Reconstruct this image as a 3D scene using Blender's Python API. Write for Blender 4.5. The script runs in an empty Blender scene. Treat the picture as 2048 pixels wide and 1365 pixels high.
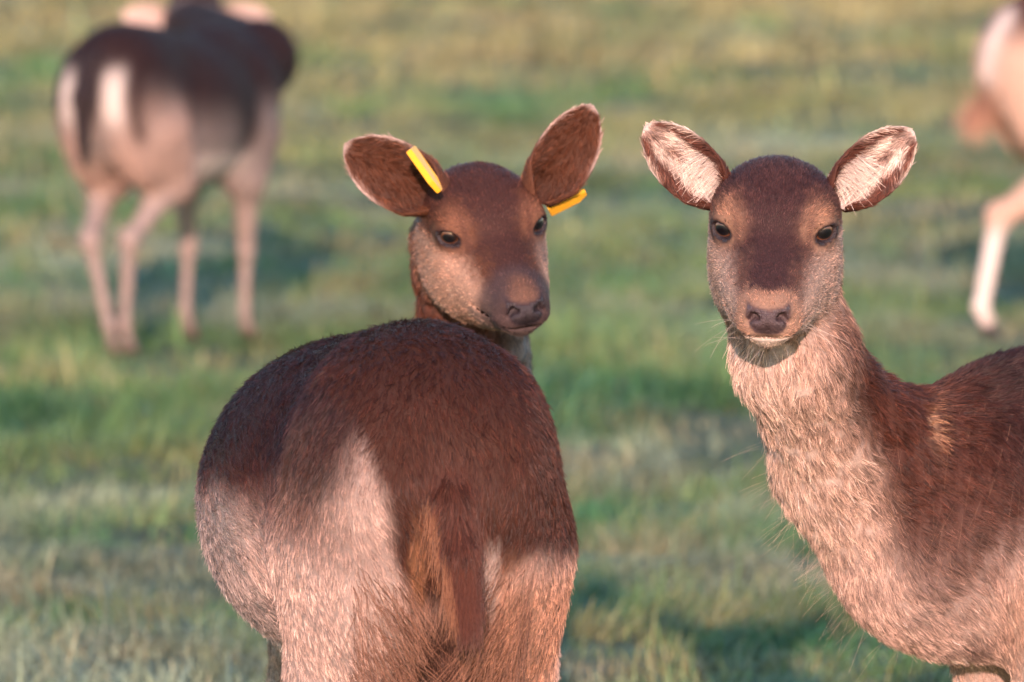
import bpy, math, random
import numpy as np
from mathutils import Vector, Matrix
rng = np.random.default_rng(7)
sc = bpy.context.scene
C = sc.collection

# ------------------------------------------------------------------ camera
CAM_Z, PITCH, FPX = 1.51, 0.0744, 17067.0
cd = bpy.data.cameras.new('camera'); cam = bpy.data.objects.new('camera', cd); C.objects.link(cam)
cam.location = (0, 0, CAM_Z); cam.rotation_euler = (math.pi/2 - PITCH, 0, 0)
cd.sensor_width = 36; cd.lens = 300; cd.clip_start = .5; cd.clip_end = 3000
cd.dof.use_dof = True; cd.dof.focus_distance = 9.62; cd.dof.aperture_fstop = 8.0; cd.dof.aperture_blades = 0
sc.camera = cam

# ------------------------------------------------------------------ light
SUN_EL, SUN_AZ = math.radians(13.5), math.radians(1.0)     # azimuth: degrees to the left of straight behind the camera
to_sun = Vector((-math.sin(SUN_AZ)*math.cos(SUN_EL), -math.cos(SUN_AZ)*math.cos(SUN_EL), math.sin(SUN_EL)))
world = bpy.data.worlds.new('World'); sc.world = world; world.use_nodes = True
nt = world.node_tree; bg = nt.nodes['Background']
sky = nt.nodes.new('ShaderNodeTexSky'); sky.sky_type = 'NISHITA'; sky.sun_disc = False
sky.sun_elevation = SUN_EL; sky.sun_rotation = math.pi + SUN_AZ
sky.air_density = 1.3; sky.dust_density = .6; sky.ozone_density = 3.2
nt.links.new(sky.outputs[0], bg.inputs[0]); bg.inputs[1].default_value = 0.10
sd = bpy.data.lights.new('sun', 'SUN'); sd.energy = 2.0; sd.angle = math.radians(.6); sd.color = (1.0, .62, .53)
sun = bpy.data.objects.new('sun', sd); C.objects.link(sun); sun.rotation_euler = to_sun.to_track_quat('Z', 'Y').to_euler()
sc.view_settings.view_transform = 'Standard'; sc.view_settings.look = 'None'
sc.view_settings.gamma = 1; sc.view_settings.use_curve_mapping = False
sc.view_settings.exposure = 1.98
try:
    sc.cycles_curves.shape = 'RIBBONS'; sc.cycles_curves.subdivisions = 2
except Exception: pass

# ------------------------------------------------------------------ small maths
def Wp(px, py, D):
    """world point seen at photograph pixel (px, py) at distance D"""
    return np.array([(px-1024)/FPX*D, D, CAM_Z - (py+588)/FPX*D])
def A3(*v): return np.array(v, float)
def unit(v):
    v = np.asarray(v, float); return v/np.maximum(np.linalg.norm(v, axis=-1, keepdims=True), 1e-9)
def sstep(a, b, x):
    t = np.clip((x-a)/(b-a), 0, 1); return t*t*(3-2*t)
def hash3(ix, iy, iz, seed=0):
    h = (ix.astype(np.int64)*374761393 + iy.astype(np.int64)*668265263 + iz.astype(np.int64)*2147483647 + seed*1274126177) & 0xffffffff
    h = ((h ^ (h >> 13))*1274126177) & 0xffffffff
    h = ((h ^ (h >> 16))*2246822519) & 0xffffffff
    return ((h ^ (h >> 15)) & 0xffffff)/float(0xffffff)
def noise(p, scale, seed=0):
    q = np.asarray(p, float)*scale; i = np.floor(q).astype(np.int64); f = q-i; f = f*f*(3-2*f); out = 0
    for dx in (0, 1):
        for dy in (0, 1):
            for dz in (0, 1):
                w = (f[:, 0] if dx else 1-f[:, 0])*(f[:, 1] if dy else 1-f[:, 1])*(f[:, 2] if dz else 1-f[:, 2])
                out = out + w*hash3(i[:, 0]+dx, i[:, 1]+dy, i[:, 2]+dz, seed)
    return out*2-1
def mixc(a, b, t):
    t = np.asarray(t)[:, None]; return a*(1-t) + np.asarray(b)*t
def col(*c): return np.array(c, float)

# ------------------------------------------------------------------ object helpers
def empty(name, loc, rz=0, **props):
    o = bpy.data.objects.new(name, None); C.objects.link(o); o.location = loc; o.rotation_euler = (0, 0, rz)
    o.empty_display_size = .1
    for k, v in props.items(): o[k] = v
    return o
def mesh_obj(name, V, F, mats, parent=None, cols=None, smooth=True, inv=None, matidx=None, **props):
    V = np.asarray(V, float)
    if inv is not None: V = (V - inv[0]) @ inv[1]
    me = bpy.data.meshes.new(name)
    if isinstance(F, np.ndarray):
        n = F.shape[1]; me.vertices.add(len(V)); me.vertices.foreach_set('co', V.astype(np.float32).ravel())
        me.loops.add(F.size); me.loops.foreach_set('vertex_index', F.astype(np.int32).ravel())
        me.polygons.add(len(F)); me.polygons.foreach_set('loop_start', np.arange(0, F.size, n, dtype=np.int32))
        me.update(calc_edges=True)
    else:
        me.from_pydata([tuple(v) for v in V], [], F)
    for m in mats: me.materials.append(m)
    me.polygons.foreach_set('use_smooth', np.full(len(me.polygons), smooth))
    if matidx is not None: me.polygons.foreach_set('material_index', np.asarray(matidx, np.int32))
    if cols is not None:
        at = me.color_attributes.new('col', 'FLOAT_COLOR', 'POINT')
        at.data.foreach_set('color', np.c_[cols, np.ones(len(cols))].astype(np.float32).ravel())
    me.update(); me.validate()
    o = bpy.data.objects.new(name, me); C.objects.link(o); o.parent = parent
    for k, v in props.items(): o[k] = v
    return o
def curves_obj(name, pts, rad, cols, mat, parent=None, inv=None, **props):
    """pts (N,K,3), rad (N,K), cols (N,3): one strand per row"""
    N, K, _ = pts.shape
    P = pts.reshape(-1, 3)
    if inv is not None: P = (P - inv[0]) @ inv[1]
    cu = bpy.data.hair_curves.new(name); cu.add_curves([K]*N)
    cu.points.foreach_set('position', P.astype(np.float32).ravel())
    cu.points.foreach_set('radius', rad.astype(np.float32).ravel())
    at = cu.attributes.new('col', 'FLOAT_COLOR', 'CURVE')
    at.data.foreach_set('color', np.c_[cols, np.ones(N)].astype(np.float32).ravel())
    cu.materials.append(mat)
    o = bpy.data.objects.new(name, cu); C.objects.link(o); o.parent = parent
    for k, v in props.items(): o[k] = v
    return o

# ------------------------------------------------------------------ materials
def new_mat(name):
    m = bpy.data.materials.new(name); m.use_nodes = True
    return m, m.node_tree, m.node_tree.nodes['Principled BSDF']
def attr_mat(name, rough=.6, spec=.3, noise_amt=.25, nscale=300, bump=0.0, sheen=0.0, dark=1.0):
    m, t, b = new_mat(name)
    a = t.nodes.new('ShaderNodeAttribute'); a.attribute_name = 'col'
    n = t.nodes.new('ShaderNodeTexNoise'); n.inputs['Scale'].default_value = nscale; n.inputs['Detail'].default_value = 4
    tc = t.nodes.new('ShaderNodeTexCoord'); t.links.new(tc.outputs['Object'], n.inputs['Vector'])
    mr = t.nodes.new('ShaderNodeMapRange'); mr.inputs[1].default_value = .25; mr.inputs[2].default_value = .75
    mr.inputs[3].default_value = (1-noise_amt)*dark; mr.inputs[4].default_value = (1+noise_amt)*dark
    t.links.new(n.outputs[0], mr.inputs[0])
    mul = t.nodes.new('ShaderNodeVectorMath'); mul.operation = 'SCALE'
    t.links.new(a.outputs['Color'], mul.inputs[0]); t.links.new(mr.outputs[0], mul.inputs[3])
    t.links.new(mul.outputs[0], b.inputs['Base Color'])
    b.inputs['Roughness'].default_value = rough; b.inputs['Specular IOR Level'].default_value = spec
    if bump:
        bp = t.nodes.new('ShaderNodeBump'); bp.inputs['Strength'].default_value = bump; bp.inputs['Distance'].default_value = .002
        t.links.new(n.outputs[0], bp.inputs['Height']); t.links.new(bp.outputs[0], b.inputs['Normal'])
    return m
M_skin = attr_mat('deer_skin', .75, .2, .25, 400, .4)
M_fur = attr_mat('deer_fur', .38, .30, .12, 60)
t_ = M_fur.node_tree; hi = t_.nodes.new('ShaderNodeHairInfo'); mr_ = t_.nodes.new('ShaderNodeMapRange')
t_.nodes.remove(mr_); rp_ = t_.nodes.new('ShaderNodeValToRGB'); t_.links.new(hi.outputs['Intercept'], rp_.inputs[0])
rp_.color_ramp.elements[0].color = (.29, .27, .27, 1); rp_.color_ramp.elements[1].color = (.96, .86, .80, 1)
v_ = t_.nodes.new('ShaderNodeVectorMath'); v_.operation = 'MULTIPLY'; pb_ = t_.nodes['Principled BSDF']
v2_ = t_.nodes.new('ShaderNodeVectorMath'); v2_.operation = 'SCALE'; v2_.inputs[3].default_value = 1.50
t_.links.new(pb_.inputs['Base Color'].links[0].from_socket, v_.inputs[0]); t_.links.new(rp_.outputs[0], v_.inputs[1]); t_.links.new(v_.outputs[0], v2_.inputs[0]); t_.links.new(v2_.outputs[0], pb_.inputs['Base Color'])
M_wet = attr_mat('wet_nose', .34, .55, .35, 700, 1.0)
M_grass = attr_mat('grass_blades', .5, .3, .15, 8)

def eye_mat():
    m, t, b = new_mat('eyeball')
    tc = t.nodes.new('ShaderNodeTexCoord'); sp = t.nodes.new('ShaderNodeSeparateXYZ'); t.links.new(tc.outputs['Object'], sp.inputs[0])
    def mth(op, a, c=None):
        n = t.nodes.new('ShaderNodeMath'); n.operation = op
        for i, v in enumerate((a, c)):
            if v is None: continue
            if isinstance(v, (int, float)): n.inputs[i].default_value = v
            else: t.links.new(v, n.inputs[i])
        return n.outputs[0]
    # object axes of the eyeball: x gaze, y along the slit, z up; unit sphere
    y2 = mth('POWER', mth('ABSOLUTE', sp.outputs[1]), 2.0); z2 = mth('POWER', mth('ABSOLUTE', sp.outputs[2]), 2.0)
    iris = mth('SQRT', mth('ADD', y2, z2))
    pup = mth('SQRT', mth('ADD', mth('MULTIPLY', y2, 3.0), mth('MULTIPLY', z2, 6.5)))
    n = t.nodes.new('ShaderNodeTexNoise'); n.inputs['Scale'].default_value = 9; t.links.new(tc.outputs['Object'], n.inputs['Vector'])
    r = t.nodes.new('ShaderNodeValToRGB'); t.links.new(mth('ADD', iris, mth('MULTIPLY', n.outputs[0], .08)), r.inputs[0])
    e = r.color_ramp.elements; e[0].position = .3; e[0].color = (.13, .045, .016, 1); e[1].position = .80; e[1].color = (.010, .006, .006, 1)
    x = e.new(.66); x.color = (.11, .040, .016, 1)
    mx = t.nodes.new('ShaderNodeMixRGB'); t.links.new(r.outputs[0], mx.inputs[2]); mx.inputs[1].default_value = (.003, .002, .003, 1)
    mr = t.nodes.new('ShaderNodeMapRange'); mr.inputs[1].default_value = .9; mr.inputs[2].default_value = 1.15
    t.links.new(pup, mr.inputs[0]); t.links.new(mr.outputs[0], mx.inputs[0]); t.links.new(mx.outputs[0], b.inputs['Base Color'])
    b.inputs['Roughness'].default_value = .35
    b.inputs['Coat Weight'].default_value = 1; b.inputs['Coat Roughness'].default_value = .03; b.inputs['Coat IOR'].default_value = 1.5
    return m
M_eye = eye_mat()
m, t, b = new_mat('ear_tag_plastic'); M_tag = m
n = t.nodes.new('ShaderNodeTexNoise'); n.inputs['Scale'].default_value = 60
r = t.nodes.new('ShaderNodeValToRGB'); r.color_ramp.elements[0].color = (.72, .36, .02, 1); r.color_ramp.elements[1].color = (.85, .47, .035, 1)
t.links.new(n.outputs[0], r.inputs[0]); t.links.new(r.outputs[0], b.inputs['Base Color']); b.inputs['Roughness'].default_value = .4
b.inputs['Subsurface Weight'].default_value = .1; b.inputs['Subsurface Radius'].default_value = (.004, .002, .001)

# ------------------------------------------------------------------ implicit body modeller
class Rig:
    def __init__(s): s.add = []; s.sub = []
    def ell(s, c, r, R=None, k=.03, flow=None, tag='body'):
        s.add.append(('e', np.asarray(c, float), np.asarray(r, float), np.eye(3) if R is None else R, k, flow, tag))
    def cap(s, a, b, ra, rb, k=.03, flow=None, tag='body'):
        s.add.append(('c', np.asarray(a, float), np.asarray(b, float), (ra, rb), k, unit(np.asarray(b, float)-a) if flow is None else flow, tag))
    def cut(s, c, r, R=None, k=.004):
        s.sub.append(('e', np.asarray(c, float), np.asarray(r, float), np.eye(3) if R is None else R, k, None, 'cut'))
    @staticmethod
    def one(g, P):
        if g[0] == 'e':
            q = (P-g[1]) @ g[3]; k0 = np.sqrt(((q/g[2])**2).sum(1)); k1 = np.sqrt(((q/g[2]**2)**2).sum(1))
            return k0*(k0-1)/np.maximum(k1, 1e-6)
        ab = g[2]-g[1]; ap = P-g[1]; t = np.clip(ap@ab/(ab@ab), 0, 1)
        return np.sqrt(((ap-t[:, None]*ab)**2).sum(1)) - (g[3][0]+(g[3][1]-g[3][0])*t)
    def sdf(s, P):
        d = None
        for g in s.add:
            e = s.one(g, P)
            if d is None: d = e; continue
            k = g[4]; h = np.maximum(k-np.abs(d-e), 0)/k; d = np.minimum(d, e)-h*h*k*.25
        for g in s.sub:
            lo = g[1]-g[2].max()-.01; hi = g[1]+g[2].max()+.01
            mk = ((P > lo) & (P < hi)).all(1)
            if not mk.any(): continue
            e = -s.one(g, P[mk]); dd = d[mk]; k = g[4]; h = np.maximum(k-np.abs(dd-e), 0)/k; d[mk] = np.maximum(dd, e)+h*h*k*.25
        return d
    def grad(s, P):
        e = 5e-4; out = np.zeros_like(P)
        for i in range(3):
            dv = np.zeros(3); dv[i] = e; out[:, i] = s.sdf(P+dv)-s.sdf(P-dv)
        return unit(out)
    def flow(s, P):
        W = 0; Fl = np.zeros_like(P); tags = {}
        for g in s.add:
            d = s.one(g, P); w = np.exp(-np.clip(d, -.015, .3)/.012)
            if g[5] is not None: Fl += w[:, None]*g[5]
            W = W+w; tags[g[6]] = tags.get(g[6], 0)+w
        return Fl/np.maximum(W, 1e-12)[:, None], {k: v/np.maximum(W, 1e-12) for k, v in tags.items()}
    def mesh(s, lo, hi, h, levels=3):
        H = h*2**levels; lo = np.floor(np.asarray(lo)/H)*H; n = np.ceil((np.asarray(hi)-lo)/H).astype(int)
        c = np.stack(np.meshgrid(*[np.arange(k) for k in n], indexing='ij'), -1).reshape(-1, 3); sz = H
        for L in range(levels+1):
            d = s.sdf(lo+(c+.5)*sz); c = c[np.abs(d) < sz*1.25]
            if L == levels: break
            off = np.array([[i, j, k] for i in (0, 1) for j in (0, 1) for k in (0, 1)])
            c = (c[:, None]*2+off[None]).reshape(-1, 3); sz /= 2
        S = 1 << 20; key = lambda a: (a[:, 0]*S+a[:, 1])*S+a[:, 2]
        off = np.array([[i, j, k] for i in (0, 1) for j in (0, 1) for k in (0, 1)])
        cor = (c[:, None]+off[None]).reshape(-1, 3); ck, first, inv = np.unique(key(cor), return_index=True, return_inverse=True)
        cp = cor[first]; val = s.sdf(lo+cp*h); v8 = val[inv.ravel()].reshape(-1, 8)
        act = (v8.min(1) < 0) & (v8.max(1) >= 0); c = c[act]; v8 = v8[act]
        acc = np.zeros((len(c), 3)); cnt = np.zeros(len(c))
        for a in range(8):
            for ax in range(3):
                b2 = a | (4 >> ax)
                if b2 == a: continue
                va, vb = v8[:, a], v8[:, b2]; x = (va < 0) != (vb < 0)
                t = np.where(x, va/np.where(np.abs(va-vb) < 1e-12, 1, va-vb), 0)
                pt = off[a][None]+t[:, None]*(off[b2]-off[a])[None]; acc += pt*x[:, None]; cnt += x
        V = lo+(c+acc/cnt[:, None])*h
        g = s.grad(V); V -= g*np.clip(s.sdf(V), -h, h)[:, None]*.7
        k = key(c); o = np.argsort(k); ks = k[o]
        def look(cc):
            q = key(cc); i = np.clip(np.searchsorted(ks, q), 0, len(ks)-1); return np.where(ks[i] == q, o[i], -1)
        F = []
        for ax in range(3):
            e0 = np.zeros(3, int); e0[ax] = 1; u = np.zeros(3, int); u[(ax+1) % 3] = 1; w = np.zeros(3, int); w[(ax+2) % 3] = 1
            a0 = v8[:, 0]; a1 = v8[:, 4 >> ax]; x = (a0 < 0) != (a1 < 0)
            cc = c[x]; i0 = np.nonzero(x)[0]; i1 = look(cc-u); i2 = look(cc-u-w); i3 = look(cc-w)
            ok = (i1 >= 0) & (i2 >= 0) & (i3 >= 0); q = np.stack([i0, i1, i2, i3], 1)[ok]; fl = (a0[x] < 0)[ok]
            q[~fl] = q[~fl][:, ::-1]; F.append(q)
        F = np.concatenate(F); used = np.unique(F); mp = np.full(len(V), -1); mp[used] = np.arange(len(used))
        return V[used], mp[F], unit(s.grad(V[used]))

def frame(fwd, up):
    """columns forward, left, up"""
    f = unit(fwd); l = unit(np.cross(up, f)); u = np.cross(f, l); return np.stack([f, l, u], 1)
def head_frame(yaw, pitch, roll, back=False):
    """nose direction: towards the camera (-y) turned yaw to image right, pitched down; roll raises the image-right eye"""
    f = A3(math.sin(yaw)*math.cos(pitch), -math.cos(yaw)*math.cos(pitch), -math.sin(pitch))
    if back: f = A3(math.sin(yaw)*math.cos(pitch), math.cos(yaw)*math.cos(pitch), -math.sin(pitch))
    R = frame(f, A3(0, 0, 1))
    cr, sr = math.cos(roll), math.sin(roll)
    return R @ np.array([[1, 0, 0], [0, cr, -sr], [0, sr, cr]])

# ------------------------------------------------------------------ head
EYE = A3(.021, .0480, .010)
EYE_N = unit(A3(.86, .51, .05)); EYE_R = .0146
def add_head(rig, O, R, s=1.0):
    T = lambda *v: O + R @ (np.array(v)*s)
    def e(c, r, Rl=None, k=.02, fl=(-1, 0, 0)):
        rig.ell(T(*c), np.array(r)*s, R if Rl is None else R@Rl, k*s, unit(R@A3(*fl)), 'head')
    def c(a, b, ra, rb, k=.02, fl=(-1, 0, 0)):
        rig.cap(T(*a), T(*b), ra*s, rb*s, k*s, unit(R@A3(*fl)), 'head')
    e((-.045, 0, -.001), (.070, .0635, .0475), k=.03, fl=(-1, 0, .1))
    e((-.008, 0, .020), (.060, .052, .027), k=.03)
    c((.01, 0, -.006), (.147, 0, -.023), .040, .0235, k=.02)
    for y in (1, -1):
        e((.010, .0365*y, .018), (.034, .0205, .0215), k=.02, fl=(-1, .4*y, 0))            # brow
        e((-.020, .030*y, -.042), (.060, .028, .044), k=.03, fl=(-.8, .2*y, -.6))          # cheek
        c((.015, .024*y, -.030), (.140, .0125*y, -.033), .035, .0195, k=.03, fl=(-1, .35*y, -.3))  # upper jaw
        c((-.03, .03*y, -.068), (.10, .008*y, -.055), .024, .016, k=.025, fl=(-1, .2*y, -.4))       # lower jaw
        e((.150, .015*y, -.039), (.020, .0150, .0105), k=.010, fl=(-.7, .6*y, -.2))     # lip
        e((.162, .0135*y, -.0205), (.012, .0095, .0115), k=.008, fl=(-1, .3*y, .3))     # nostril wing
        # eyelids
        ec = EYE*A3(1, y, 1); en = EYE_N*A3(1, y, 1)
        rig.ell(T(*ec), np.array([EYE_R+.0036]*3)*s, R, .012*s, unit(R@A3(-1, .3*y, 0)), 'lid')
    for y in (1, -1):
        e((-.018, .030*y, -.062), (.062, .0300, .054), k=.03, fl=(-.8, .2*y, -.6))
        e((.050, .019*y, -.044), (.066, .026, .032), k=.03, fl=(-.8, .2*y, -.5))
        e((-.012, .043*y, .006), (.034, .018, .030), k=.02, fl=(-1, .4*y, 0))
    c((.10, 0, -.053), (.1460, 0, -.0525), .018, .0130, k=.014, fl=(-1, 0, -.3))         # chin
    rig.cap(T(-.03, 0, -.080), T(.055, 0, -.072), .046*s, .030*s, .03*s, unit(R@A3(-.3, 0, -1)), 'neck')
    e((.164, 0, -.0245), (.0125, .0165, .0130), k=.008)                                   # nose pad
    for y in (1, -1):
        ec = EYE*A3(1, y, 1); en = EYE_N*A3(1, y, 1)
        Re = frame(en, A3(.12, 0, 1)); rig.cut(T(*(ec+en*EYE_R*1.15)), np.array([.0112, .0142, .0080])*s, R@Re, .003*s)
        Rn = frame(unit(A3(.9, .5*y, -.05)), unit(A3(0, -.5*y, 1)))
        rig.cut(T(.1735, .0150*y, -.0195), np.array([.013, .0066, .0040])*s, R@Rn, .003*s)
        rig.cut(T(.1715, .0200*y, -.0240), np.array([.011, .0028, .0058])*s, R@Rn, .003*s)
        rig.cut(T(.128, .031*y, -.0445), np.array([.035, .012, .0016])*s, R@frame(unit(A3(1, -.32*y, -.03)), A3(0, 0, 1)), .003*s)
    rig.cut(T(.168, 0, -.0455), np.array([.016, .024, .0017])*s, R, .003*s)
    rig.cut(T(.177, 0, -.036), np.array([.005, .0010, .008])*s, R, .002*s)
    return T

# ------------------------------------------------------------------ ear: a cupped leaf-shaped shell with thickness
def ear_mesh(base, axis, face, L, Wd, cup=.9, curl=.15, ny=34, nx=25):
    """returns verts, faces, normals, (v along, u across -1..1, side +1 inner / -1 outer), axis dirs"""
    ax = unit(axis); fc = unit(face - ax*(face@ax)); sdv = np.cross(fc, ax)
    v = np.linspace(0, 1, ny)
    prof = np.interp(v, [0, .08, .2, .35, .5, .65, .8, .9, .96, 1], [.50, .66, .86, .98, 1.0, .93, .73, .47, .30, .06])
    tight = np.interp(v, [0, .15, .35, .7, 1], [2.3, 1.75, 1.15, .75, .45])*cup
    verts = []; info = []
    for side in (1, -1):
        for i in range(ny):
            a = tight[i]; w = Wd*prof[i]/max(math.sin(min(a, math.pi/2)), .3)
            for j in range(nx):
                u = -1+2*j/(nx-1); th = u*a
                th2 = .0022 if abs(u) < .95 else .0006
                rr = w - side*th2*(1 if v[i] < .97 else .4)
                p = base + ax*L*v[i] + sdv*rr*math.sin(th) + fc*(w*math.cos(min(a, math.pi/2))*.0 - rr*(math.cos(th)-math.cos(a)*.6) + w*.55)
                p = p + fc*curl*L*v[i]**2*.5
                verts.append(p); info.append((v[i], u, side))
    V = np.array(verts); I = np.array(info); n = ny*nx; F = []
    for i in range(ny-1):
        for j in range(nx-1):
            a = i*nx+j; F.append((a, a+1, a+nx+1, a+nx)); F.append((n+a, n+a+nx, n+a+nx+1, n+a+1))
    for i in range(ny-1):
        for j, fl in ((0, 1), (nx-1, 0)):
            a = i*nx+j; q = (a, a+nx, n+a+nx, n+a); F.append(q if fl else q[::-1])
    a0 = (ny-1)*nx
    for j in range(nx-1): F.append((a0+j, a0+j+1, n+a0+j+1, n+a0+j))
    F = np.array(F)
    # vertex normals
    fn = np.cross(V[F[:, 1]]-V[F[:, 0]], V[F[:, 3]]-V[F[:, 0]]); N = np.zeros_like(V)
    for k in range(4): np.add.at(N, F[:, k], fn)
    N = unit(N)
    # make sure the inner sheet points towards the opening
    mid = (I[:, 2] > 0) & (np.abs(I[:, 1]) < .2)
    if (N[mid]@fc).mean() < 0: N = -N; F = F[:, ::-1]
    return V, F, N, I, ax, fc, sdv

# ------------------------------------------------------------------ hair growing
def grow(V, F, N, attr, count, h_rad=.00036, K=5, cam_bias=.75, seed=0):
    """attr: dict with per-vertex col (n,3), len, dens, flow (n,3), lift, clump"""
    r = np.random.default_rng(seed)
    T = np.concatenate([F[:, [0, 1, 2]], F[:, [0, 2, 3]]])
    e1, e2 = V[T[:, 1]]-V[T[:, 0]], V[T[:, 2]]-V[T[:, 0]]; cr = np.cross(e1, e2); area = .5*np.linalg.norm(cr, axis=1)
    cen = V[T].mean(1); nn = N[T].mean(1); toc = unit(A3(0, 0, CAM_Z)-cen); fac = (nn*toc).sum(1)
    w = area*attr['dens'][T].mean(1)*np.where(fac > -.35, 1.0, 1-cam_bias)
    idx = np.searchsorted(np.cumsum(w)/w.sum(), r.random(count)); idx = np.minimum(idx, len(T)-1); tr = T[idx]
    a, b = r.random(count), r.random(count); sw = a+b > 1; a[sw] = 1-a[sw]; b[sw] = 1-b[sw]; w0 = 1-a-b
    ip = lambda X: (X[tr[:, 0]]*(w0[:, None] if X.ndim > 1 else w0) + X[tr[:, 1]]*(a[:, None] if X.ndim > 1 else a) + X[tr[:, 2]]*(b[:, None] if X.ndim > 1 else b))
    P = ip(V); n = unit(ip(N)); fl = ip(attr['flow']); L = ip(attr['len']); lift = ip(attr['lift']); cl = ip(attr['clump']); c = ip(attr['col'])
    jit = np.stack([noise(P, 28, 11+i) for i in range(3)], 1)*.36 + np.stack([noise(P, 90, 21+i) for i in range(3)], 1)*.22
    fl = fl + jit*np.linalg.norm(fl, axis=1, keepdims=True); fl = fl - n*(fl*n).sum(1)[:, None]; fl = unit(fl + 1e-6)
    fl = unit(fl + r.normal(0, .13, fl.shape)); 
    L = L*r.uniform(.62, 1.12, count)
    lf = lift*r.uniform(.6, 1.4, count)
    d0 = fl*np.cos(lf)[:, None] + n*np.sin(lf)[:, None]
    s = np.linspace(0, 1, K)
    pts = P[:, None] - n[:, None]*.0012 + d0[:, None]*(L[:, None]*s)[..., None] - n[:, None]*(L*np.sin(lf)*.55)[:, None, None]*(s**2)[None, :, None]
    # clumps: hairs bend towards the tip of their clump
    cs = .011
    cell = P/cs; ic = np.floor(cell).astype(int); best = np.full(count, 1e9); bc = np.zeros((count, 3))
    for dx in (-1, 0, 1):
        for dy in (-1, 0, 1):
            for dz in (-1, 0, 1):
                q = ic+np.array([dx, dy, dz]); cc = q + np.stack([hash3(q[:, 0], q[:, 1], q[:, 2], 5+i) for i in range(3)], 1)
                d = ((cc-cell)**2).sum(1); m = d < best; best[m] = d[m]; bc[m] = cc[m]
    off = bc*cs-P; off -= n*(off*n).sum(1)[:, None]
    pts = pts + off[:, None]*(cl[:, None]*(s**1.5)[None])[..., None]
    kick = r.normal(0, 1, (count, 3))*(L*.05)[:, None]; pts = pts + kick[:, None]*(s**2)[None, :, None]
    rad = h_rad*attr.get('thick', 1)*(1-.75*s**1.5)[None]*r.uniform(.7, 1.25, count)[:, None]
    cb = hash3(*[np.floor(bc[:, i]*7).astype(int) for i in range(3)], 77)
    br = np.exp(r.normal(0, .36, count))*(.72+.52*cb)
    c = np.clip(c*br[:, None], 0, .95)
    dk = r.random(count) < .13; c[dk] *= .38
    return pts, rad, c

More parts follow.
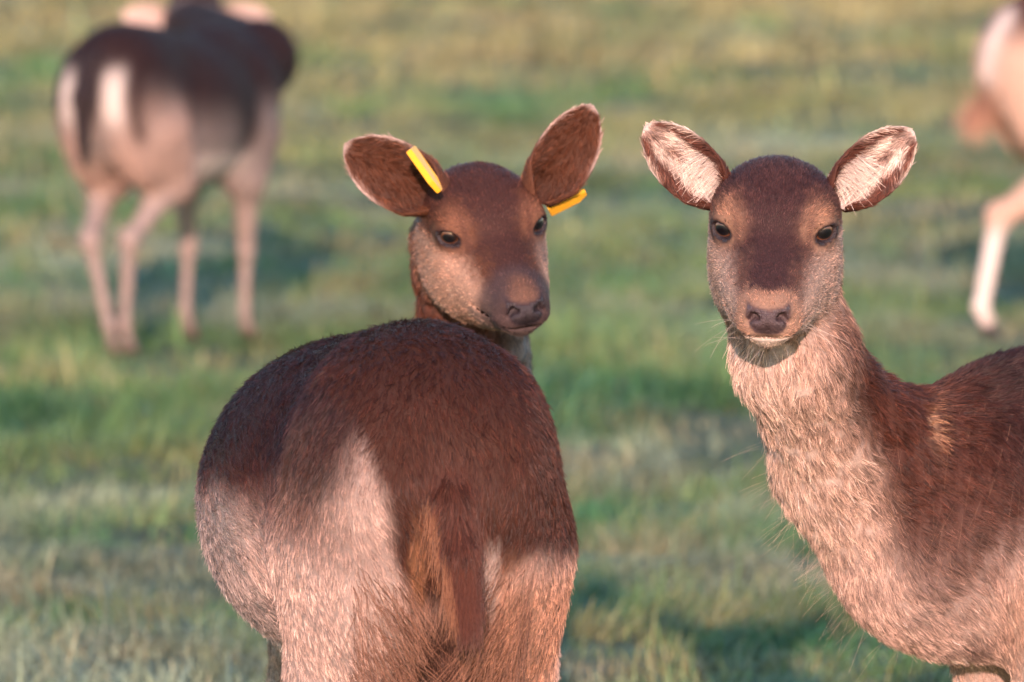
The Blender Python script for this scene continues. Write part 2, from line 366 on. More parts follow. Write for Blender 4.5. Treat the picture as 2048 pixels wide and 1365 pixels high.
# ------------------------------------------------------------------ a deer
def deer(P):
    s = P.get('s', 1.0); hd = unit(np.array([*P['heading'], 0.0])); lf = np.cross(A3(0, 0, 1), hd)
    O = A3(P['at'][0], P['at'][1], 0)
    Rb = np.stack([hd, lf, A3(0, 0, 1)], 1)
    T = lambda *v: O + Rb @ (np.array(v, float)*s)
    rig = Rig()
    D = dict(rump=((-.33, 0, .64), (.17, .135, .165)), belly=((-.04, 0, .585), (.29, .165, .185)), chest=((.20, 0, .585), (.19, .125, .185)),
             withers=((.17, 0, .70), (.17, .07, .085)), croup=((-.22, 0, .72), (.20, .09, .08)),
             thigh_y=.080, thigh_r=(.125, .072, .175), thigh_c=(-.33, .57), stifle=(-.24, .105, .43), hock=(-.46, .085, .29), hoof_h=(-.44, .085, .0),
             elbow=(.17, .085, .42), wrist=(.20, .075, .24), hoof_f=(.20, .075, .0), gaskin_r=.068)
    D.update(P.get('shape', {}))
    dn = A3(0, 0, -1); bk = -hd
    def E(nm, k=.06, fl=None):
        c, r = D[nm]; rig.ell(T(*c), np.array(r)*s, Rb, k, unit(bk+dn*.25 if fl is None else fl), nm)
    E('belly', fl=bk+dn*.45); E('rump', fl=bk*.6+dn*.9); E('chest', fl=bk*.7+dn*.6); E('withers'); E('croup')
    for sd_ in (1, -1):
        ho = P.get('hind', {}).get(sd_, (0, 0)); fo = P.get('fore', {}).get(sd_, (0, 0))
        y = D['thigh_y']*sd_
        Rt = Rb @ np.array(Matrix.Rotation(math.radians(-14), 3, 'Y'))
        rig.ell(T(D['thigh_c'][0], y, D['thigh_c'][1]), np.array(D['thigh_r'])*s, Rt, .05, unit(dn+bk*.35+lf*-.25*sd_), 'thigh')
        st = T(D['stifle'][0]+ho[0]*.5, D['stifle'][1]*sd_, D['stifle'][2]); hk = T(D['hock'][0]+ho[0], D['hock'][1]*sd_+ho[1]*.6, D['hock'][2]); hf = T(D['hoof_h'][0]+ho[0]*1.1, D['hoof_h'][1]*sd_+ho[1], D['hoof_h'][2])
        rig.cap(T(D['thigh_c'][0]+.03, y*1.05, D['thigh_c'][1]-.02), st, .085*s, D['gaskin_r']*s, .05, unit(dn+bk*.3), 'thigh')
        rig.cap(st, hk, D['gaskin_r']*.95*s, .024*s, .04, unit(dn+bk*.5), 'leg')
        rig.cap(hk+A3(0, 0, .012), hk, .026*s, .025*s, .02, dn, 'leg')
        pa = hf+A3(0, 0, .085*s)
        rig.cap(hk, pa, .0215*s, .0165*s, .02, dn, 'shank'); rig.cap(pa, hf+hd*.025*s+A3(0, 0, .03*s), .018*s, .015*s, .012, dn, 'shank')
        for t2 in (.008, -.008): rig.cap(hf+hd*.02*s+lf*t2*s+A3(0, 0, .035*s), hf+hd*.05*s+lf*t2*s+A3(0, 0, .008*s), .013*s, .009*s, .006, dn, 'hoof')
        eb = T(D['elbow'][0]+fo[0]*.2, D['elbow'][1]*sd_, D['elbow'][2]); wr = T(D['wrist'][0]+fo[0]*.7, D['wrist'][1]*sd_+fo[1]*.6, D['wrist'][2]); ff = T(D['hoof_f'][0]+fo[0], D['hoof_f'][1]*sd_+fo[1], D['hoof_f'][2])
        rig.ell(T(D['elbow'][0]+.035, .078*sd_*D.get('shw', 1), .575), np.array((.085, .060, .145))*s, Rb @ np.array(Matrix.Rotation(math.radians(14), 3, 'Y')), .028, unit(dn+bk*.35), 'shoulder')
        rig.cap(T(D['elbow'][0]+.03, .085*sd_*D.get('shw', 1), .52), eb, .072*s, .052*s, .05, unit(dn+bk*.1), 'shoulder')
        rig.cap(eb, wr, .047*s, .025*s, .03, dn, 'foreleg'); rig.cap(wr+A3(0, 0, .012), wr-A3(0, 0, .012), .0265*s, .0245*s, .01, dn, 'foreleg')
        pa = ff+A3(0, 0, .08*s); rig.cap(wr, pa, .020*s, .0155*s, .012, dn, 'shank'); rig.cap(pa, ff+hd*.02*s+A3(0, 0, .03*s), .017*s, .0145*s, .012, dn, 'shank')
        for t2 in (.008, -.008): rig.cap(ff+hd*.02*s+lf*t2*s+A3(0, 0, .035*s), ff+hd*.045*s+lf*t2*s+A3(0, 0, .008*s), .013*s, .009*s, .006, dn, 'hoof')
    lt = P.get('legt', 1.0)
    if lt != 1.0: rig.add = [(g[0], g[1], g[2], (g[3][0]*lt, g[3][1]*lt), g[4], g[5], g[6]) if g[0] == 'c' and g[6] in ('leg', 'shank', 'foreleg') else g for g in rig.add]
    nk = P['neck'](T)
    for (p0, r0), (p1, r1) in zip(nk[:-1], nk[1:]):
        rig.cap(p0, p1, r0, r1, .045, unit(unit(p0-p1)+dn*.1), 'neck')
    for g in P.get('extra', lambda T, rig, hd, lf: [])(T, rig, hd, lf): pass
    HO, HR, hs = P['head']; add_head(rig, HO, HR, hs)
    hT = lambda *v: HO + HR@(np.array(v)*hs)
    for (a, b2, ra, rb) in P.get('tail', lambda T: [])(T):
        rig.cap(a, b2, ra, rb, .012, unit(b2-a), 'tail')
    allp = np.concatenate([np.stack([g[1]-.36, g[1]+.36]) for g in rig.add if g[0] == 'e'] + [np.stack([np.minimum(g[1], g[2])-.13, np.maximum(g[1], g[2])+.13]) for g in rig.add if g[0] == 'c'])
    lo = allp.min(0); hi = allp.max(0); lo[2] = max(lo[2], -.02)
    V, F, N = rig.mesh(lo, hi, P['h'])
    fl, tags = rig.flow(V)
    if P['fur'] > 60000:
        nkw = tags.get('neck', np.zeros(len(V))); st_ = np.array([1, 1, .38])
        bm_ = np.abs(noise(V*st_, 42, 61))*.6+np.abs(noise(V*st_, 85, 62))*.4
        V = V + N*(nkw*(1-tags.get('head', 0))*(.005-.015*(1-bm_)**3))[:, None] + N*(noise(V*st_, 30, 63)*.0012*(1-tags.get('head', 0)))[:, None]
    q = ((V-HO)@HR)/hs; L = ((V-O)@Rb)/s
    for k_ in ('head', 'lid', 'tail', 'neck', 'thigh', 'leg', 'shank', 'hoof', 'shoulder', 'foreleg', 'rump', 'belly', 'chest', 'withers', 'croup'): tags.setdefault(k_, np.zeros(len(V)))
    at = dict(flow=fl, len=np.full(len(V), .022), lift=np.full(len(V), .30), clump=np.full(len(V), .45), dens=np.ones(len(V)), col=np.tile(col(.1, .05, .03), (len(V), 1)), thick=1)
    hm = np.clip(tags['head']+tags['lid'], 0, 1)
    lm = np.clip(tags['leg']+tags['shank']+tags['foreleg'], 0, 1)
    at['len'] = .0175*(1-hm)*(1-lm)+.0088*hm+.010*lm-.004*tags['thigh']-.003*tags['shoulder']
    at['clump'] = .50*(1-hm)*(1-lm)+.16*hm+.2*lm
    face = sstep(-.02, .10, q[:, 0])*hm
    at['len'] = at['len']*(1-face*.34); at['lift'] = at['lift']+.14*hm
    at['dens'] = 1+1.3*hm+1.0*face
    P['coat'](dict(V=V, N=N, q=q, L=L, tags=tags, at=at, hm=hm, lm=lm, O=O, face=face))
    # bare skin: nose pad, eyelid rims, mouth line
    if True:
        qy = np.abs(q[:, 1]); pw = np.interp(q[:, 2], [-.040, -.033, -.022, -.009], [.012, .0175, .0240, .0225])
        pad = sstep(.1565, .1605, q[:, 0] + .25*(q[:, 2]+.022))*sstep(-.043, -.038, q[:, 2]+qy*-.15)*sstep(.0015, -.0015, qy-pw)*sstep(-.009, -.013, q[:, 2]-qy*.12)*(hm > .5)
        pc = P.get('nose', col(.080, .050, .054))
        at['col'] = mixc(at['col'], pc*(1+.25*noise(q, 300, 3))[:, None], pad)
        lipm = np.exp(-((q[:, 2]+.0455)/.0022)**2)*(q[:, 0] > .12)*(hm > .5)
        at['col'] = mixc(at['col'], P.get('lip', col(.22, .10, .085)), lipm*.8)
        rim = np.zeros(len(V))
        for y in (1, -1):
            ec = EYE*A3(1, y, 1); en = EYE_N*A3(1, y, 1); Re = frame(en, A3(.12, 0, 1)); e = (q-ec)@Re
            rr = np.sqrt((e[:, 1]/.0150)**2+(e[:, 2]/.0092)**2); fr_ = (e[:, 0] > .002)*(e[:, 0] < .03); rim = np.maximum(rim, sstep(1.34, 1.10, rr)*fr_); at['len'] = at['len']*(1-.6*sstep(2.1, 1.2, rr)*fr_); at['lift'] = at['lift']*(1-.6*sstep(2.1, 1.2, rr)*fr_)
        at['col'] = mixc(at['col'], col(.030, .018, .02), rim)
        at['dens'] = at['dens']*(1-np.clip(rim*1.2+pad*1.5+lipm*.8, 0, 1))
        hoof = tags['hoof'] > .5; at['col'][hoof] = P.get('hoofc', col(.04, .03, .028)); at['dens'][hoof] = 0
    # ears
    EV, EF, EN, EA = [V], [F], [N], [at]; base = len(V)
    for k_, ed in enumerate(P['ears']):
        ev, ef, en, I, ax, fc, sdv = ear_mesh(ed['base'], ed['axis'], ed['face'], ed['L'], ed['W'], ed.get('cup', .9), ed.get('curl', .15))
        v, u, sd_ = I.T; inner = sd_ > 0
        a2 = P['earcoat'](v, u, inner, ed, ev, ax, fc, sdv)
        EV.append(ev); EF.append(ef+base); EN.append(en); EA.append(a2); base += len(ev)
    V = np.concatenate(EV); F = np.concatenate(EF); N = np.concatenate(EN)
    A = {k: np.concatenate([a[k] for a in EA]) for k in ('flow', 'len', 'lift', 'clump', 'dens', 'col')}
    rz = math.atan2(hd[1], hd[0])
    root = empty(P['name'], O, rz, label=P['label'], category='deer', group='does of the fallow deer herd on the pasture')
    Ri = np.array([[math.cos(rz), -math.sin(rz), 0], [math.sin(rz), math.cos(rz), 0], [0, 0, 1]]); inv = (O, Ri)
    wet = (A['dens'] < .25); fm = wet[F].all(1)
    body = mesh_obj('body', V, F, [M_skin, M_wet], root, A['col']*(.72 if P['fur'] else 1), inv=inv, matidx=fm.astype(int))
    if P['fur']:
        A['thick'] = 1
        pts, rad, c = grow(V, F, N, A, P['fur'], P.get('hrad', .00036), 5, seed=3)
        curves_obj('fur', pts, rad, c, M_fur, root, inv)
    if P.get('strands'):
        S = P['strands'](dict(V=V, N=N, A=A, O=O, Rb=Rb, s=s, rig=rig, hT=hT, HR=HR, hs=hs, T=T, F=F))
        for nm, pts, rad, c in S: curves_obj(nm, pts, rad, c, M_fur, root, inv)
    # eyes
    import bmesh
    for y in (1, -1):
        ec = EYE*A3(1, y, 1); en = EYE_N*A3(1, y, 1)
        gz = unit(en + A3(.15, 0, -.02)); Re = HR@frame(gz, A3(.12, 0, 1)); pos = hT(*(ec+en*.0008))
        bm = bmesh.new(); bmesh.ops.create_uvsphere(bm, u_segments=40, v_segments=24, radius=1)
        me = bpy.data.meshes.new('eye'); bm.to_mesh(me); bm.free(); me.materials.append(M_eye); me.polygons.foreach_set('use_smooth', [True]*len(me.polygons))
        o = bpy.data.objects.new('eye', me); C.objects.link(o); o.parent = root
        Rl = Ri.T@Re; pl = Ri.T@(pos-O); M = Matrix([list(Rl[i])+[pl[i]] for i in range(3)]+[[0, 0, 0, 1]])
        o.matrix_local = M @ Matrix.Diagonal((EYE_R*hs, EYE_R*hs, EYE_R*hs, 1))
    return root, dict(T=T, hT=hT, HR=HR, hs=hs, inv=inv, O=O, rig=rig)

# ------------------------------------------------------------------ free strands (whiskers, long guard hairs)
def strands(roots, dirs, L, droop=.3, K=7, rad=.00022, c=(.6, .5, .45), seed=1, jit=.25):
    r = np.random.default_rng(seed); n = len(roots); d = unit(dirs+r.normal(0, jit, (n, 3))); s = np.linspace(0, 1, K)
    L = L*r.uniform(.5, 1.15, n); side = unit(r.normal(0, 1, (n, 3)))
    p = roots[:, None]+d[:, None]*(L[:, None]*s)[..., None]+A3(0, 0, -1)*(L*droop)[:, None, None]*(s**2)[None, :, None]+side[:, None]*(L*.12)[:, None, None]*(s**2)[None, :, None]
    return p, np.full((n, 1), rad)*(1-.7*s)[None]*r.uniform(.6, 1.3, (n, 1)), np.tile(np.array(c), (n, 1))*r.uniform(.6, 1.2, (n, 1))

# coat colours (plain reflectances)
DKB = col(.027, .0115, .0110); MDB = col(.070, .0255, .0165); RED = col(.155, .062, .034); TAN = col(.36, .225, .155)
PALE = col(.56, .435, .385); CRM = col(.72, .62, .54); GREY = col(.34, .29, .27); BLK = col(.022, .015, .016)
WHT = col(.78, .70, .64)

def face_coat(S, dark, mid, cheek, ring, chin, muzzle=None):
    q, hm, at, V = S['q'], S['hm'], S['at'], S['V']; x, y, z = q.T; ay = np.abs(y)
    nz = noise(q, 90, 5)*.5+noise(q, 35, 9)*.5+noise(q, 260, 15)*.8
    c = np.tile(mid, (len(q), 1))
    up = sstep(-.012, .012, z + nz*.006 - np.interp(x, [-.1, 0, .06, .12, .16], [-.03, -.004, -.004, -.012, -.020]))
    c = mixc(np.tile(cheek, (len(q), 1)), mid, up)
    wd = np.interp(x, [-.12, -.05, 0, .03, .07, .11, .14, .155], [.07, .060, .043, .032, .028, .026, .022, .012])
    st = sstep(1.30, .62, (ay+nz*.012)/wd)*sstep(-.05, -.02, z)*up
    crown = sstep(.03, -.03, x+nz*.01)*sstep(.0, .030, z+nz*.01); st = np.maximum(st, crown)
    c = mixc(c, dark, st)
    for e in (EYE,):
        d = np.sqrt(((x-e[0]-.000)/.036)**2+((ay-e[1]+.006)/.022)**2+((z-e[2]-.002)/.026)**2)
        c = mixc(c, ring, sstep(1.3, .75, d+nz*.15)*.8)
    gl = np.exp(-(((x-.052)/.016)**2+((ay-.0385-(.05-x)*.2)/.0045)**2)); c = mixc(c, dark*1.2, gl*.7)
    # tan band above and beside the nose
    d = sstep(.134, .154, x+nz*.012)*sstep(.0, -.006, z-.004)
    c = mixc(c, muzzle if muzzle is not None else ring, d*.85)
    ch = sstep(-.040, -.046, z-nz*.002)*sstep(.09, .12, x+nz*.01)*sstep(.026, .018, ay)
    c = mixc(c, chin, ch)
    ch2 = sstep(-.050, -.072, z)*sstep(-.10, -.02, x); c = mixc(c, cheek*1.25, ch2*.7)
    S['at']['col'] = mixc(S['at']['col'], 0, np.zeros(len(q)))*(1-hm[:, None])+c*hm[:, None]

# ================================================================== ground
def gz(x, y):
    p = np.stack([x, y, np.zeros_like(x)], 1)
    far = sstep(11.5, 15, y)
    return (noise(p, .55, 31)*.035 + noise(p, 1.6, 32)*.028 + noise(p, 4.5, 33)*.012)*far*(1-.0*y) + (noise(p, .11, 34)*.10+0)*sstep(22, 45, y)
ys = np.concatenate([np.arange(-60, 8, 4.0), np.arange(8, 48, .09), np.geomspace(48, 1500, 90)])
hx = np.concatenate([np.arange(0, 6, .09), np.geomspace(6, 900, 60)]); xs = np.concatenate([-hx[::-1][:-1], hx])
X, Y = np.meshgrid(xs, ys); Z = gz(X.ravel(), Y.ravel())
nxx, nyy = len(xs), len(ys); ii = np.arange(nyy-1)[:, None]*nxx+np.arange(nxx-1)[None]; ii = ii.ravel()
m, t, b = new_mat('pasture_soil')
n = t.nodes.new('ShaderNodeTexNoise'); n.inputs['Scale'].default_value = 2.2; n.inputs['Detail'].default_value = 10
tc = t.nodes.new('ShaderNodeTexCoord'); t.links.new(tc.outputs['Object'], n.inputs['Vector'])
r = t.nodes.new('ShaderNodeValToRGB'); t.links.new(n.outputs[0], r.inputs[0]); e = r.color_ramp.elements
e[0].position = .35; e[0].color = (.022, .035, .014, 1); e[1].position = .7; e[1].color = (.075, .075, .028, 1); x = e.new(.5); x.color = (.035, .06, .02, 1)
t.links.new(r.outputs[0], b.inputs['Base Color']); b.inputs['Roughness'].default_value = .9
mesh_obj('ground', np.c_[X.ravel(), Y.ravel(), Z], np.stack([ii, ii+1, ii+nxx+1, ii+nxx], 1), [m], kind='structure')

# ================================================================== grass blades
def grass():
    r = np.random.default_rng(5); P = []; Hh = []; Wd = []
    for (y0, y1, dens, w, hgt) in ((7.5, 12, 700, .0030, .045), (12, 16, 6500, .0025, .048), (16, 22, 4300, .0032, .060), (22, 32, 1700, .0055, .050), (32, 52, 640, .0100, .060), (52, 90, 120, .02, .08)):
        hw0, hw1 = y0*.066+.55, y1*.066+.55; n = int(dens*(y1-y0)*(hw0+hw1))
        y = r.uniform(y0, y1, n*2); x = r.uniform(-hw1, hw1, n*2); ok = np.abs(x) < y*.066+.55; x, y = x[ok][:n], y[ok][:n]
        p = np.stack([x, y, np.zeros_like(x)], 1)
        tuft = noise(p, 7, 41)*.5+noise(p, 2.3, 42)*.5+noise(p, 17, 43)*.35
        keep = r.random(len(x)) < np.clip(.75+tuft*1.1, .12, 1); x, y, tuft = x[keep], y[keep], tuft[keep]
        P.append(np.stack([x, y], 1)); Hh.append(hgt*np.clip(.75+tuft*1.1, .25, 2.0)*np.exp(r.normal(0, .30, len(x)))); Wd.append(np.full(len(x), w)*r.uniform(.6, 1.3, len(x)))
    P = np.concatenate(P); Hh = np.concatenate(Hh); Wd = np.concatenate(Wd); N = len(P)
    z = gz(P[:, 0], P[:, 1]); base = np.c_[P, z-.003]; p3 = np.c_[P, np.zeros(N)]
    az = r.uniform(0, 2*np.pi, N); ln = np.abs(r.normal(.75, .55, N))+.1
    wind = A3(.5, .1, 0)
    lean = np.stack([np.cos(az), np.sin(az), np.zeros(N)], 1)+wind*.5+np.stack([noise(p3, 5, 44), noise(p3, 5, 45), np.zeros(N)], 1)*.9
    fa = az+np.pi/2+r.normal(0, .5, N); sdv = np.stack([np.cos(fa), np.sin(fa), np.zeros(N)], 1)*Wd[:, None]*.5
    up = A3(0, 0, 1); V = []
    for s_, wf in ((0, .9), (.4, 1.0), (.75, .7), (1, 0)):
        c = base+up*(Hh*s_*(1-.25*ln*s_))[:, None]+lean*(Hh*ln*s_**1.8)[:, None]
        if wf: V.append(c-sdv*wf); V.append(c+sdv*wf)
        else: V.append(c)
    V = np.stack(V, 1).reshape(-1, 3); o = np.arange(N)[:, None]*7
    F3 = np.concatenate([o+np.array(t_) for t_ in ((0, 1, 3), (0, 3, 2), (2, 3, 5), (2, 5, 4), (4, 5, 6))])
    # colours: cool green, dewy blue-green, straw and orange clumps
    g = np.tile(col(.068, .135, .042), (N, 1)); big = noise(p3, .9, 51)*.6+noise(p3, 2.6, 52)*.5
    g = mixc(g, col(.135, .175, .115), sstep(.0, .5, noise(p3, 1.1, 53)*.7+noise(p3, 5, 54)*.4+.15))
    g = mixc(g, col(.042, .125, .045), sstep(.1, .5, noise(p3, 1.7, 58)))
    far = sstep(20, 40, P[:, 1]); g = mixc(g, col(.21, .20, .085), np.clip(sstep(-.2, .45, big+far*.25)*(.18+.85*far), 0, 1))
    st = sstep(.25, .6, noise(p3, 3.2, 55)*.7+noise(p3, 9, 56)*.5+r.normal(0, .25, N)); g = mixc(g, col(.27, .21, .11), st*.5)
    g *= 1.18*(1.0+.30*noise(p3, 2.1, 71)+.22*noise(p3, 6.5, 72))[:, None]*np.exp(r.normal(0, .28, N))[:, None]
    mesh_obj('grass', V, F3, [M_grass], None, np.repeat(g, 7, 0), smooth=False, kind='stuff', label='short uneven tufts of green and straw coloured pasture grass')
grass()

# ================================================================== deer A: front deer seen from behind
def z_at(py, D): return CAM_Z-(py+588)/FPX*D
def ear_plain(out_c, in_c, edge_c, sc_=1.0, long_in=.018, wht=0.0):
    def f(v, u, inner, ed, ev, ax, fc, sdv):
        n = len(v); s_in = inner.astype(float); nz = noise(ev, 120, 8)
        ci = mixc(np.tile(in_c, (n, 1)), out_c, sstep(.72, .95, np.abs(u)+nz*.1))
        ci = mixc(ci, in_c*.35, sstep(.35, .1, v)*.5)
        c = np.where(inner[:, None], ci, out_c)
        ed_ = np.maximum(sstep(.93, 1.0, np.abs(u)), sstep(.93, 1, v))*sstep(.35, .6, v); c = mixc(c, edge_c, ed_*.8)
        fl = np.tile(ax, (n, 1)) - sdv[None]*(u*.35)[:, None]*1.0
        return dict(flow=fl, len=np.where(inner, .012, .008)*sc_*(1-.8*sstep(.82, .97, v)), lift=np.where(inner, .5, .22), clump=np.full(n, .3), dens=np.full(n, 1.8), col=c)
    return f

def coat_A(S):
    V, L, at, tags = S['V'], S['L'], S['at'], S['tags']; x, y, z = L.T
    nz = noise(V, 22, 1)*.5+noise(V, 60, 2)*.3+noise(V, 9, 6)*.3
    # dark mantle over the back, reaching down the flanks
    lowb = np.interp(x, [-.5, -.30, -.15, .3], [.60, .63, .63, .60])
    bw = .035+.035*sstep(-.2, -.3, x); m = sstep(-1, 1, (z-lowb+nz*.02)/bw)
    c = mixc(np.tile(PALE*.80, (len(V), 1)), DKB*1.05, m)
    c = mixc(c, MDB*1.3, sstep(.060, 0, np.abs(z-lowb-.01))*.5)
    # belly side: greyish, paler beneath
    fl = sstep(-.24, -.16, x)*(1-m); c = mixc(c, GREY*1.05, fl*sstep(.40, .47, z)*(1-tags['thigh']*.6)); c = mixc(c, CRM*.8, fl*sstep(.50, .43, z+nz*.03)*.6)
    # pale tongue running up the left thigh
    ty = y+.0*x; tongue = sstep(.045, .0, np.abs(ty-.075-(z-.6)*-.10)-np.interp(z, [.45, .60, .72], [.09, .040, .012])+nz*.010)*sstep(.745, .70, z)*(x < -.18)
    c = mixc(c, PALE*.90, tongue*.95*m)
    # dark heart round the tail, both buttocks
    back = sstep(-.26, -.34, x)
    hw = np.interp(z, [.52, .56, .60, .66, .72, .80], [.03, .055, .078, .085, .10, .16])
    heart = sstep(.012, -.012, np.abs(y+.010)-hw+nz*.020)*sstep(.50, .56, z+nz*.01)*back
    c = mixc(c, MDB*.62, heart)
    rt = sstep(.0, -.02, y+.06)*sstep(.555, .61, z+nz*.035)*sstep(-.20, -.26, x); c = mixc(c, MDB*.68, rt)
    # reddish haze over the rump top
    c = mixc(c, RED*.45, sstep(.60, .70, z)*sstep(.77, .70, z)*back*.35)
    # inner thighs warm tan with long hair
    inn = sstep(.075, .01, np.abs(y)+nz*.03)*sstep(.56, .50, z)*back; c = mixc(c, col(.25, .145, .10), inn*.7)
    c = mixc(c, col(.40, .22, .13), sstep(-.03, -.08, y)*sstep(.58, .52, z)*back*.55)
    c = mixc(c, col(.33, .18, .115), sstep(-.01, -.05, y+nz*.02)*sstep(.60, .54, z+nz*.02)*back*.8)
    c = mixc(c, DKB*1.3, sstep(.045, .0, np.abs(y+.012)+nz*.02)*sstep(.56, .48, z)*back*.75)  # dark gap between the hind legs: its shade is painted into the coat
    # tan and grey stripes beside the tail
    c = mixc(c, col(.23, .12, .065), sstep(.016, .004, np.abs(y-.030)+nz*.008)*sstep(.66, .62, z)*sstep(.52, .55, z)*back*(1-tags['tail']))
    c = mixc(c, col(.36, .30, .27), sstep(.018, .006, np.abs(y+.046))*sstep(.62, .59, z)*sstep(.50, .54, z)*back*(1-tags['tail']))
    c = mixc(c, col(.070, .027, .018), np.clip(tags['tail']*1.6-.2, 0, 1))
    at['col'] = c
    face_coat(S, DKB, MDB, GREY, TAN, CRM)
    at['len'] = np.where(S['hm'] > .5, at['len'], at['len']*(1+.55*tags['tail']+.45*inn))
    at['lift'] = at['lift']+.22*inn+sstep(.76, .82, z)*.12
    at['clump'] = at['clump']+.12*inn+.3*sstep(.74, .80, z)
    # flow over the rump: down, fanning inwards below
    dn = A3(0, 0, -1); w = back[:, None]*sstep(.80, .70, z)[:, None]
    sidev = A3(math.cos(HA), math.sin(HA), 0)   # deer's right in world terms
    fan = np.sign(y)[:, None]*sidev*np.interp(z, [.45, .55, .65, .75], [.65, .45, .15, -.1])[:, None]*sstep(.0, .04, np.abs(y))[:, None]
    at['flow'] = at['flow']*(1-w)+(dn+fan)*w
HA = math.radians(8)
def tail_A(T):
    return [(T(-.430, -.004, .70), T(-.472, -.004, .655), .016, .020), (T(-.472, -.004, .655), T(-.492, -.010, .60), .020, .017), (T(-.492, -.010, .60), T(-.500, -.018, .525), .015, .007)]
def strands_A(S):
    r = np.random.default_rng(3); T = S['T']; out = []
    n = 900; z = r.uniform(.40, .53, n); y = r.uniform(-.075, .075, n)
    V, N = S['V'], S['N']; L = ((V-S['O'])@S['Rb'])
    m = (L[:, 0] < -.36) & (L[:, 2] > .44) & (L[:, 2] < .58) & (np.abs(L[:, 1]) < .10) & (np.abs(L[:, 1]) > .035)
    id_ = r.choice(np.nonzero(m)[0], 800); rd = V[id_]; sg = np.sign(L[id_, 1])[:, None]
    inw = -sg*S['Rb'][:, 1]
    p, ra, c = strands(rd, unit(N[id_]*.5+inw*.7+A3(0, 0, -.9)), .060, .25, rad=.00030, c=(.24, .125, .08), seed=4, jit=.25); out.append(('long_hair', p, ra, c))
    # tail plume
    n = 4500; tt = r.random(n)*.98; y0 = r.normal(0, .012, n)
    p0 = np.stack([T(-.478-.036*a, b*(1-.4*a)-.004-.016*a, .675-.135*a) for a, b in zip(tt, y0)])
    p, ra, c = strands(p0, unit(np.tile(A3(0, -.25, -1), (n, 1))), .052, .05, rad=.00030, c=(.085, .033, .021), seed=6, jit=.10); 
    tn = y0 > .016; c[tn] = col(.22, .11, .06)
    out.append(('tail_hair', p, ra, c))
    return out
hA = A3(-math.sin(HA), math.cos(HA), 0)
OA = Wp(892, 800, 9.2)[:2]-hA[:2]*(-.475)
print('A origin', OA)
def neck_A(T): return [(T(.24, 0, .60), .12), (T(.40, .01, .50), .080), (T(.54, .02, .34), .058)]
hdA = (A3(*(OA+hA[:2]*.62), .25)+A3(.06, .06, 0), head_frame(math.radians(0), math.radians(58), 0, back=True), 1.0)
def side_ears(HO, HR, hs, L=.135, W=.036, up=.55, out=.9, back=-.3, face=(.9, .25, .1), cup=.95):
    res = []
    for y in (1, -1):
        res.append(dict(base=HO+HR@(A3(-.062, .040*y, .030)*hs), axis=HR@A3(back, out*y, up), face=HR@A3(face[0], face[1]*y, face[2]), L=L*hs, W=W*hs, cup=cup))
    return res
deer(dict(name='fallow_deer', label='nearest fallow doe, seen from behind with round dark brown rump and hanging tail',
    at=OA, heading=hA[:2], h=.0055, neck=neck_A, head=hdA, ears=side_ears(*hdA, out=.3, up=.2, back=-.95), earcoat=ear_plain(MDB, GREY, CRM),
    shape=dict(rump=((-.31, .014, .655), (.165, .136, .170)), belly=((-.07, .040, .613), (.25, .186, .186)), croup=((-.25, 0, .725), (.20, .10, .085)),
               chest=((.20, .0, .61), (.17, .12, .155)), withers=((.15, .0, .67), (.17, .07, .085)), elbow=(.12, .060, .45), wrist=(.16, .045, .24), hoof_f=(.16, .045, 0), shw=.55, thigh_y=.070, thigh_r=(.135, .074, .19), thigh_c=(-.335, .595), stifle=(-.26, .082, .43), gaskin_r=.060, hock=(-.46, .07, .29)),
    extra=lambda T, rig, hd, lf: ([rig.ell(T(-.425, yy, .665), np.array((.05, .038, .05)), np.stack([hd, lf, A3(0, 0, 1)], 1), .05, A3(0, 0, -1), 'rump') for yy in (.068, -.062)], rig.cut(T(-.47, -.012, .385), np.array((.14, .040, .135)), np.stack([hd, lf, A3(0, 0, 1)], 1), .012), [])[2],
    tail=tail_A, coat=coat_A, strands=strands_A, fur=380000, hrad=.00028))

# ================================================================== deer B: tagged young deer looking over A's rump
def coat_B(S):
    V, L, at, tags, q = S['V'], S['L'], S['at'], S['tags'], S['q']; z = L[:, 2]
    nz = noise(V, 22, 1)*.5
    c = mixc(np.tile(PALE*.85, (len(V), 1)), RED*.75, sstep(.46, .54, z+nz*.03)); c = mixc(c, MDB*1.7, tags['neck']*.9)
    fr = sstep(-.03, .02, V[:, 0])*tags['neck']; c = mixc(c, GREY*1.1, fr*.85)
    at['col'] = c
    face_coat(S, col(.055, .022, .017), RED*.66, col(.52, .32, .23), col(.22, .10, .058), col(.10, .075, .075), muzzle=col(.13, .075, .06))
    x, y, zz = q.T; hm = S['hm']
    # dark muzzle round the nose with an orange wedge above it, frosty grey chin
    dkm = sstep(.100, .128, x-np.abs(zz+.03)*.1)*hm; at['col'] = mixc(at['col'], col(.060, .040, .042), dkm*.85)
    nzb = noise(q, 120, 4)*.006; wd = sstep(.026, .006, np.abs(y)+nzb+(.15-x)*.15)*sstep(.122, .148, x+nzb)*sstep(-.024, -.010, zz)*hm; at['col'] = mixc(at['col'], col(.27, .13, .065), wd*.35)
    dp = np.exp(-(((x-.045)/.03)**2+((np.abs(y)-.048)/.012)**2+((zz+.02)/.02)**2))*hm*(y > 0); at['col'] = mixc(at['col'], col(.07, .05, .055), dp*.8)
    chb = sstep(.045, .055, -zz)*hm*sstep(.07, .11, x); at['col'] = mixc(at['col'], col(.20, .15, .14), chb*.6)
eyeB = Wp(983, 456, 10.25); HRB = head_frame(math.radians(17), math.radians(24), math.radians(8)); hsB = 1.03
HOB = eyeB-HRB@(A3(.022, 0, .010)*hsB)
OB = Wp(925, 800, 10.95)[:2]
hB = unit(A3(.06, -1, 0))
